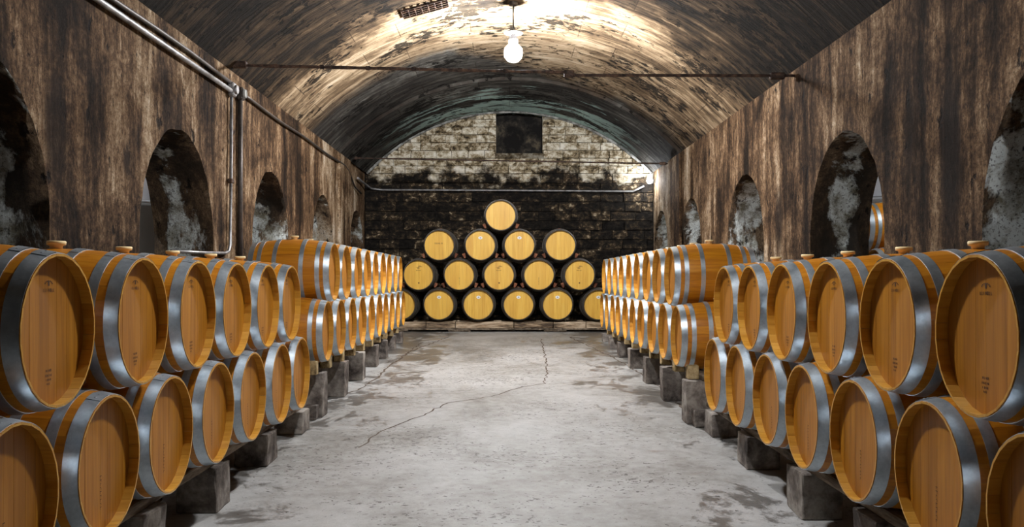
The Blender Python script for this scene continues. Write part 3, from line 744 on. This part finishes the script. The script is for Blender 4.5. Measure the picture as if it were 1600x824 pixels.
jb = tag(add('junction_box', box_me('junction_box', (.07, .11, .14), M_dpipe, .015), loc=P(-2.955, 2.06, 10.08)), 'dark brown junction box beside the light grey one', 'junction box')
for o_, y in ((ja, 9.76), (jb, 10.08)):
    bm = bmesh.new(); rg = lathe(bm, [(0, .05), (.02, .05), (.026, .042)], 16, 'X'); bm.faces.new(rg[-1]); norm(bm)
    add('box_lid', mesh_from(bm, 'box_lid', M_pipe if o_ is ja else M_rim), o_, (.034, 0, 0))
rod('conduit', [P(-2.965, 1.96, 9.76), P(-2.965, 1.0, 9.74), P(-2.965, .36, 9.72), P(-2.965, .29, 9.66), P(-2.965, .265, 9.55), P(-2.965, .25, 8.9), P(-2.965, .24, 8.0)], .017, M_pipe, 'light grey vertical conduit bending forward above the left barrels', 'conduit', 10)
rod('conduit', [P(-2.965, 1.99, 10.08), P(-2.965, 1.0, 10.08), P(-2.965, -.6, 10.08)], .028, M_dpipe, 'dark vertical pipe down the left wall beside the grey conduit', 'conduit', 10)
add('pipe_clamp', box_me('pipe_clamp', (.05, .09, .05), M_rust, .008), ja, P(-2.965, 1.05, 9.74)-ja.location)
rod('conduit', [P(-2.93, 1.99, 17.9), P(-2.93, 1.97, 18.5), P(-2.85, 1.9, Y1-.09), P(-2.6, 1.87, Y1-.09), P(0, 1.86, Y1-.09), P(2.7, 1.84, Y1-.09), P(2.93, 1.95, Y1-.12)], .022, M_pipe, 'long grey conduit crossing the black back wall', 'conduit', 10)
o = bpy.data.objects['conduit']
cl = bpy.data.objects
# ------------------------------------------------------------------ lamps
def globe_lamp(x, y, h, label, mg):
    top = vault_h(x)-h
    r = bpy.data.objects.new('ceiling_lamp', None); COL.objects.link(r); r.location = P(x, h, y); tag(r, label, 'lamp', None)
    bm = bmesh.new(); bmesh.ops.create_icosphere(bm, subdivisions=2, radius=.125)
    for v in bm.verts: v.co.z = v.co.z*1.02-.025
    add('glass_globe', mesh_from(bm, 'glass_globe', mg, True), r)
    bm = bmesh.new(); lathe(bm, [(.085, .05), (.10, .062), (.16, .062), (.19, .045), (.22, .02)], 20); norm(bm); add('socket', mesh_from(bm, 'socket', M_pipe), r)
    bm = bmesh.new(); lathe(bm, [(.235, .014), (.228, .12), (.234, .124), (.245, .014)], 28, close=True); norm(bm); add('reflector_plate', mesh_from(bm, 'reflector_plate', M_pipe), r)
    bm = bmesh.new(); tube(bm, [(0, 0, .2), (0, 0, top)], .012, 10); norm(bm); add('stem', mesh_from(bm, 'stem', M_pipe), r)
    bm = bmesh.new(); rg = lathe(bm, [(top-.05, .045), (top-.045, .055), (top, .055)], 16); bm.faces.new(rg[0]); norm(bm); add('ceiling_cap', mesh_from(bm, 'ceiling_cap', M_dpipe), r)
    return r
for (x, y, h), mg, lb in zip(LAMPS, M_globe, ('bright round bulb hanging on a thin stem from the vault', 'round ceiling bulb above the near barrels', 'round ceiling bulb behind the camera')): globe_lamp(x, y, h, lb, mg)
# small bulkhead lamp in the back right corner
wl = bpy.data.objects.new('wall_lamp', None); COL.objects.link(wl); wl.location = P(3.0, 2.03, 18.8); tag(wl, 'small glaring bulkhead lamp in the back right corner', 'lamp')
bm = bmesh.new(); bmesh.ops.create_icosphere(bm, subdivisions=2, radius=.06); add('bulb', mesh_from(bm, 'bulb', emit_mat('bulb_glow', (.93, .96, 1), 330), True), wl)
bm = bmesh.new(); lathe(bm, [(.05, .045), (.07, .05), (.12, .05), (.125, .03)], 16, 'X'); norm(bm); add('lamp_base', mesh_from(bm, 'lamp_base', M_pipe), wl)
# tanks in the neighbouring cellars, each cellar with its own lamp
def tank(x, y, label, rv, hv, rt, ht):
    r = bpy.data.objects.new('steel_tank', None); COL.objects.link(r); r.location = (x, y, floor_z(y)); tag(r, label, 'tank')
    z0 = 0; zv = CAMZ+hv-floor_z(y); zt_ = CAMZ+ht-floor_z(y)
    bm = bmesh.new(); lathe(bm, [(0, rv), (zv-.06, rv), (zv-.05, rv+.03), (zv, rv+.03), (zv+.05, rt)], 48); norm(bm); add('lower_jacket', mesh_from(bm, 'lower_jacket', M_vat), r)
    bm = bmesh.new(); lathe(bm, [(zv, rt), (zt_-.35, rt), (zt_-.1, rt*.6), (zt_, .25), (zt_, .01)], 48); norm(bm); add('upper_shell', mesh_from(bm, 'upper_shell', M_tank), r)
    bm = bmesh.new(); lathe(bm, [(zv-.0, rv+.035), (zv+.03, rv+.035), (zv+.035, rt), (zv-.0, rt)], 48, close=True); norm(bm); add('flange', mesh_from(bm, 'flange', M_tank), r)
    bm = bmesh.new(); lathe(bm, [(zv+.62, rt+.004), (zv+.64, rt+.012), (zv+.66, rt+.004)], 48); norm(bm); add('weld_band', mesh_from(bm, 'weld_band', M_dpipe), r)
    return r
tank(-5.75, 12.6, 'tall steel tank with dark grey jacket seen through left arch', 1.02, 1.02, .95, 2.75)
tank(5.9, 13.6, 'bright stainless steel tank behind barrels through the right arch', 1.0, 1.12, .95, 2.75)
for nm, x, y in (('left', -5.0, 9.6), ('right', 5.6, 9.2), ('left', -5.0, 3.5), ('right', 5.4, 3.0), ('right', 5.4, 16.4)):
    r = bpy.data.objects.new('cellar_lamp', None); COL.objects.link(r); r.location = (x, y, 4.05)
    tag(r, f'round bulb lighting the {nm} side cellar, {"near" if y < 5 else "middle" if y < 12 else "far"} one', 'lamp')
    bm = bmesh.new(); bmesh.ops.create_icosphere(bm, subdivisions=1, radius=.08); add('bulb', mesh_from(bm, 'bulb', emit_mat('side_glow', (.9, .95, 1), 1300 if 5 < y < 12 else 120), True), r)
    bm = bmesh.new(); tube(bm, [(0, 0, .07), (0, 0, .40)], .02, 8); add('stem', mesh_from(bm, 'stem', M_pipe), r)
gr = bpy.data.objects.new('ceiling_grate', None); COL.objects.link(gr)
gx, gy = -1.02, 11.45; gr.location = P(gx, vault_h(gx)-.03, gy); gr.rotation_euler = (0, -math.asin((XC-gx)/RV)*1, 0)
tag(gr, 'small rusty iron grate set in the vault left of the bright bulb', 'grate')
for i in range(8): add('bar', box_me('bar', (.012, .34, .02), M_rust, 0), gr, (-.3+i*.6/7, 0, 0))
for i in range(5): add('cross_bar', box_me('cross_bar', (.6, .012, .02), M_rust, 0), gr, (0, -.16+i*.08, -.005))
print('objects', len(bpy.data.objects))
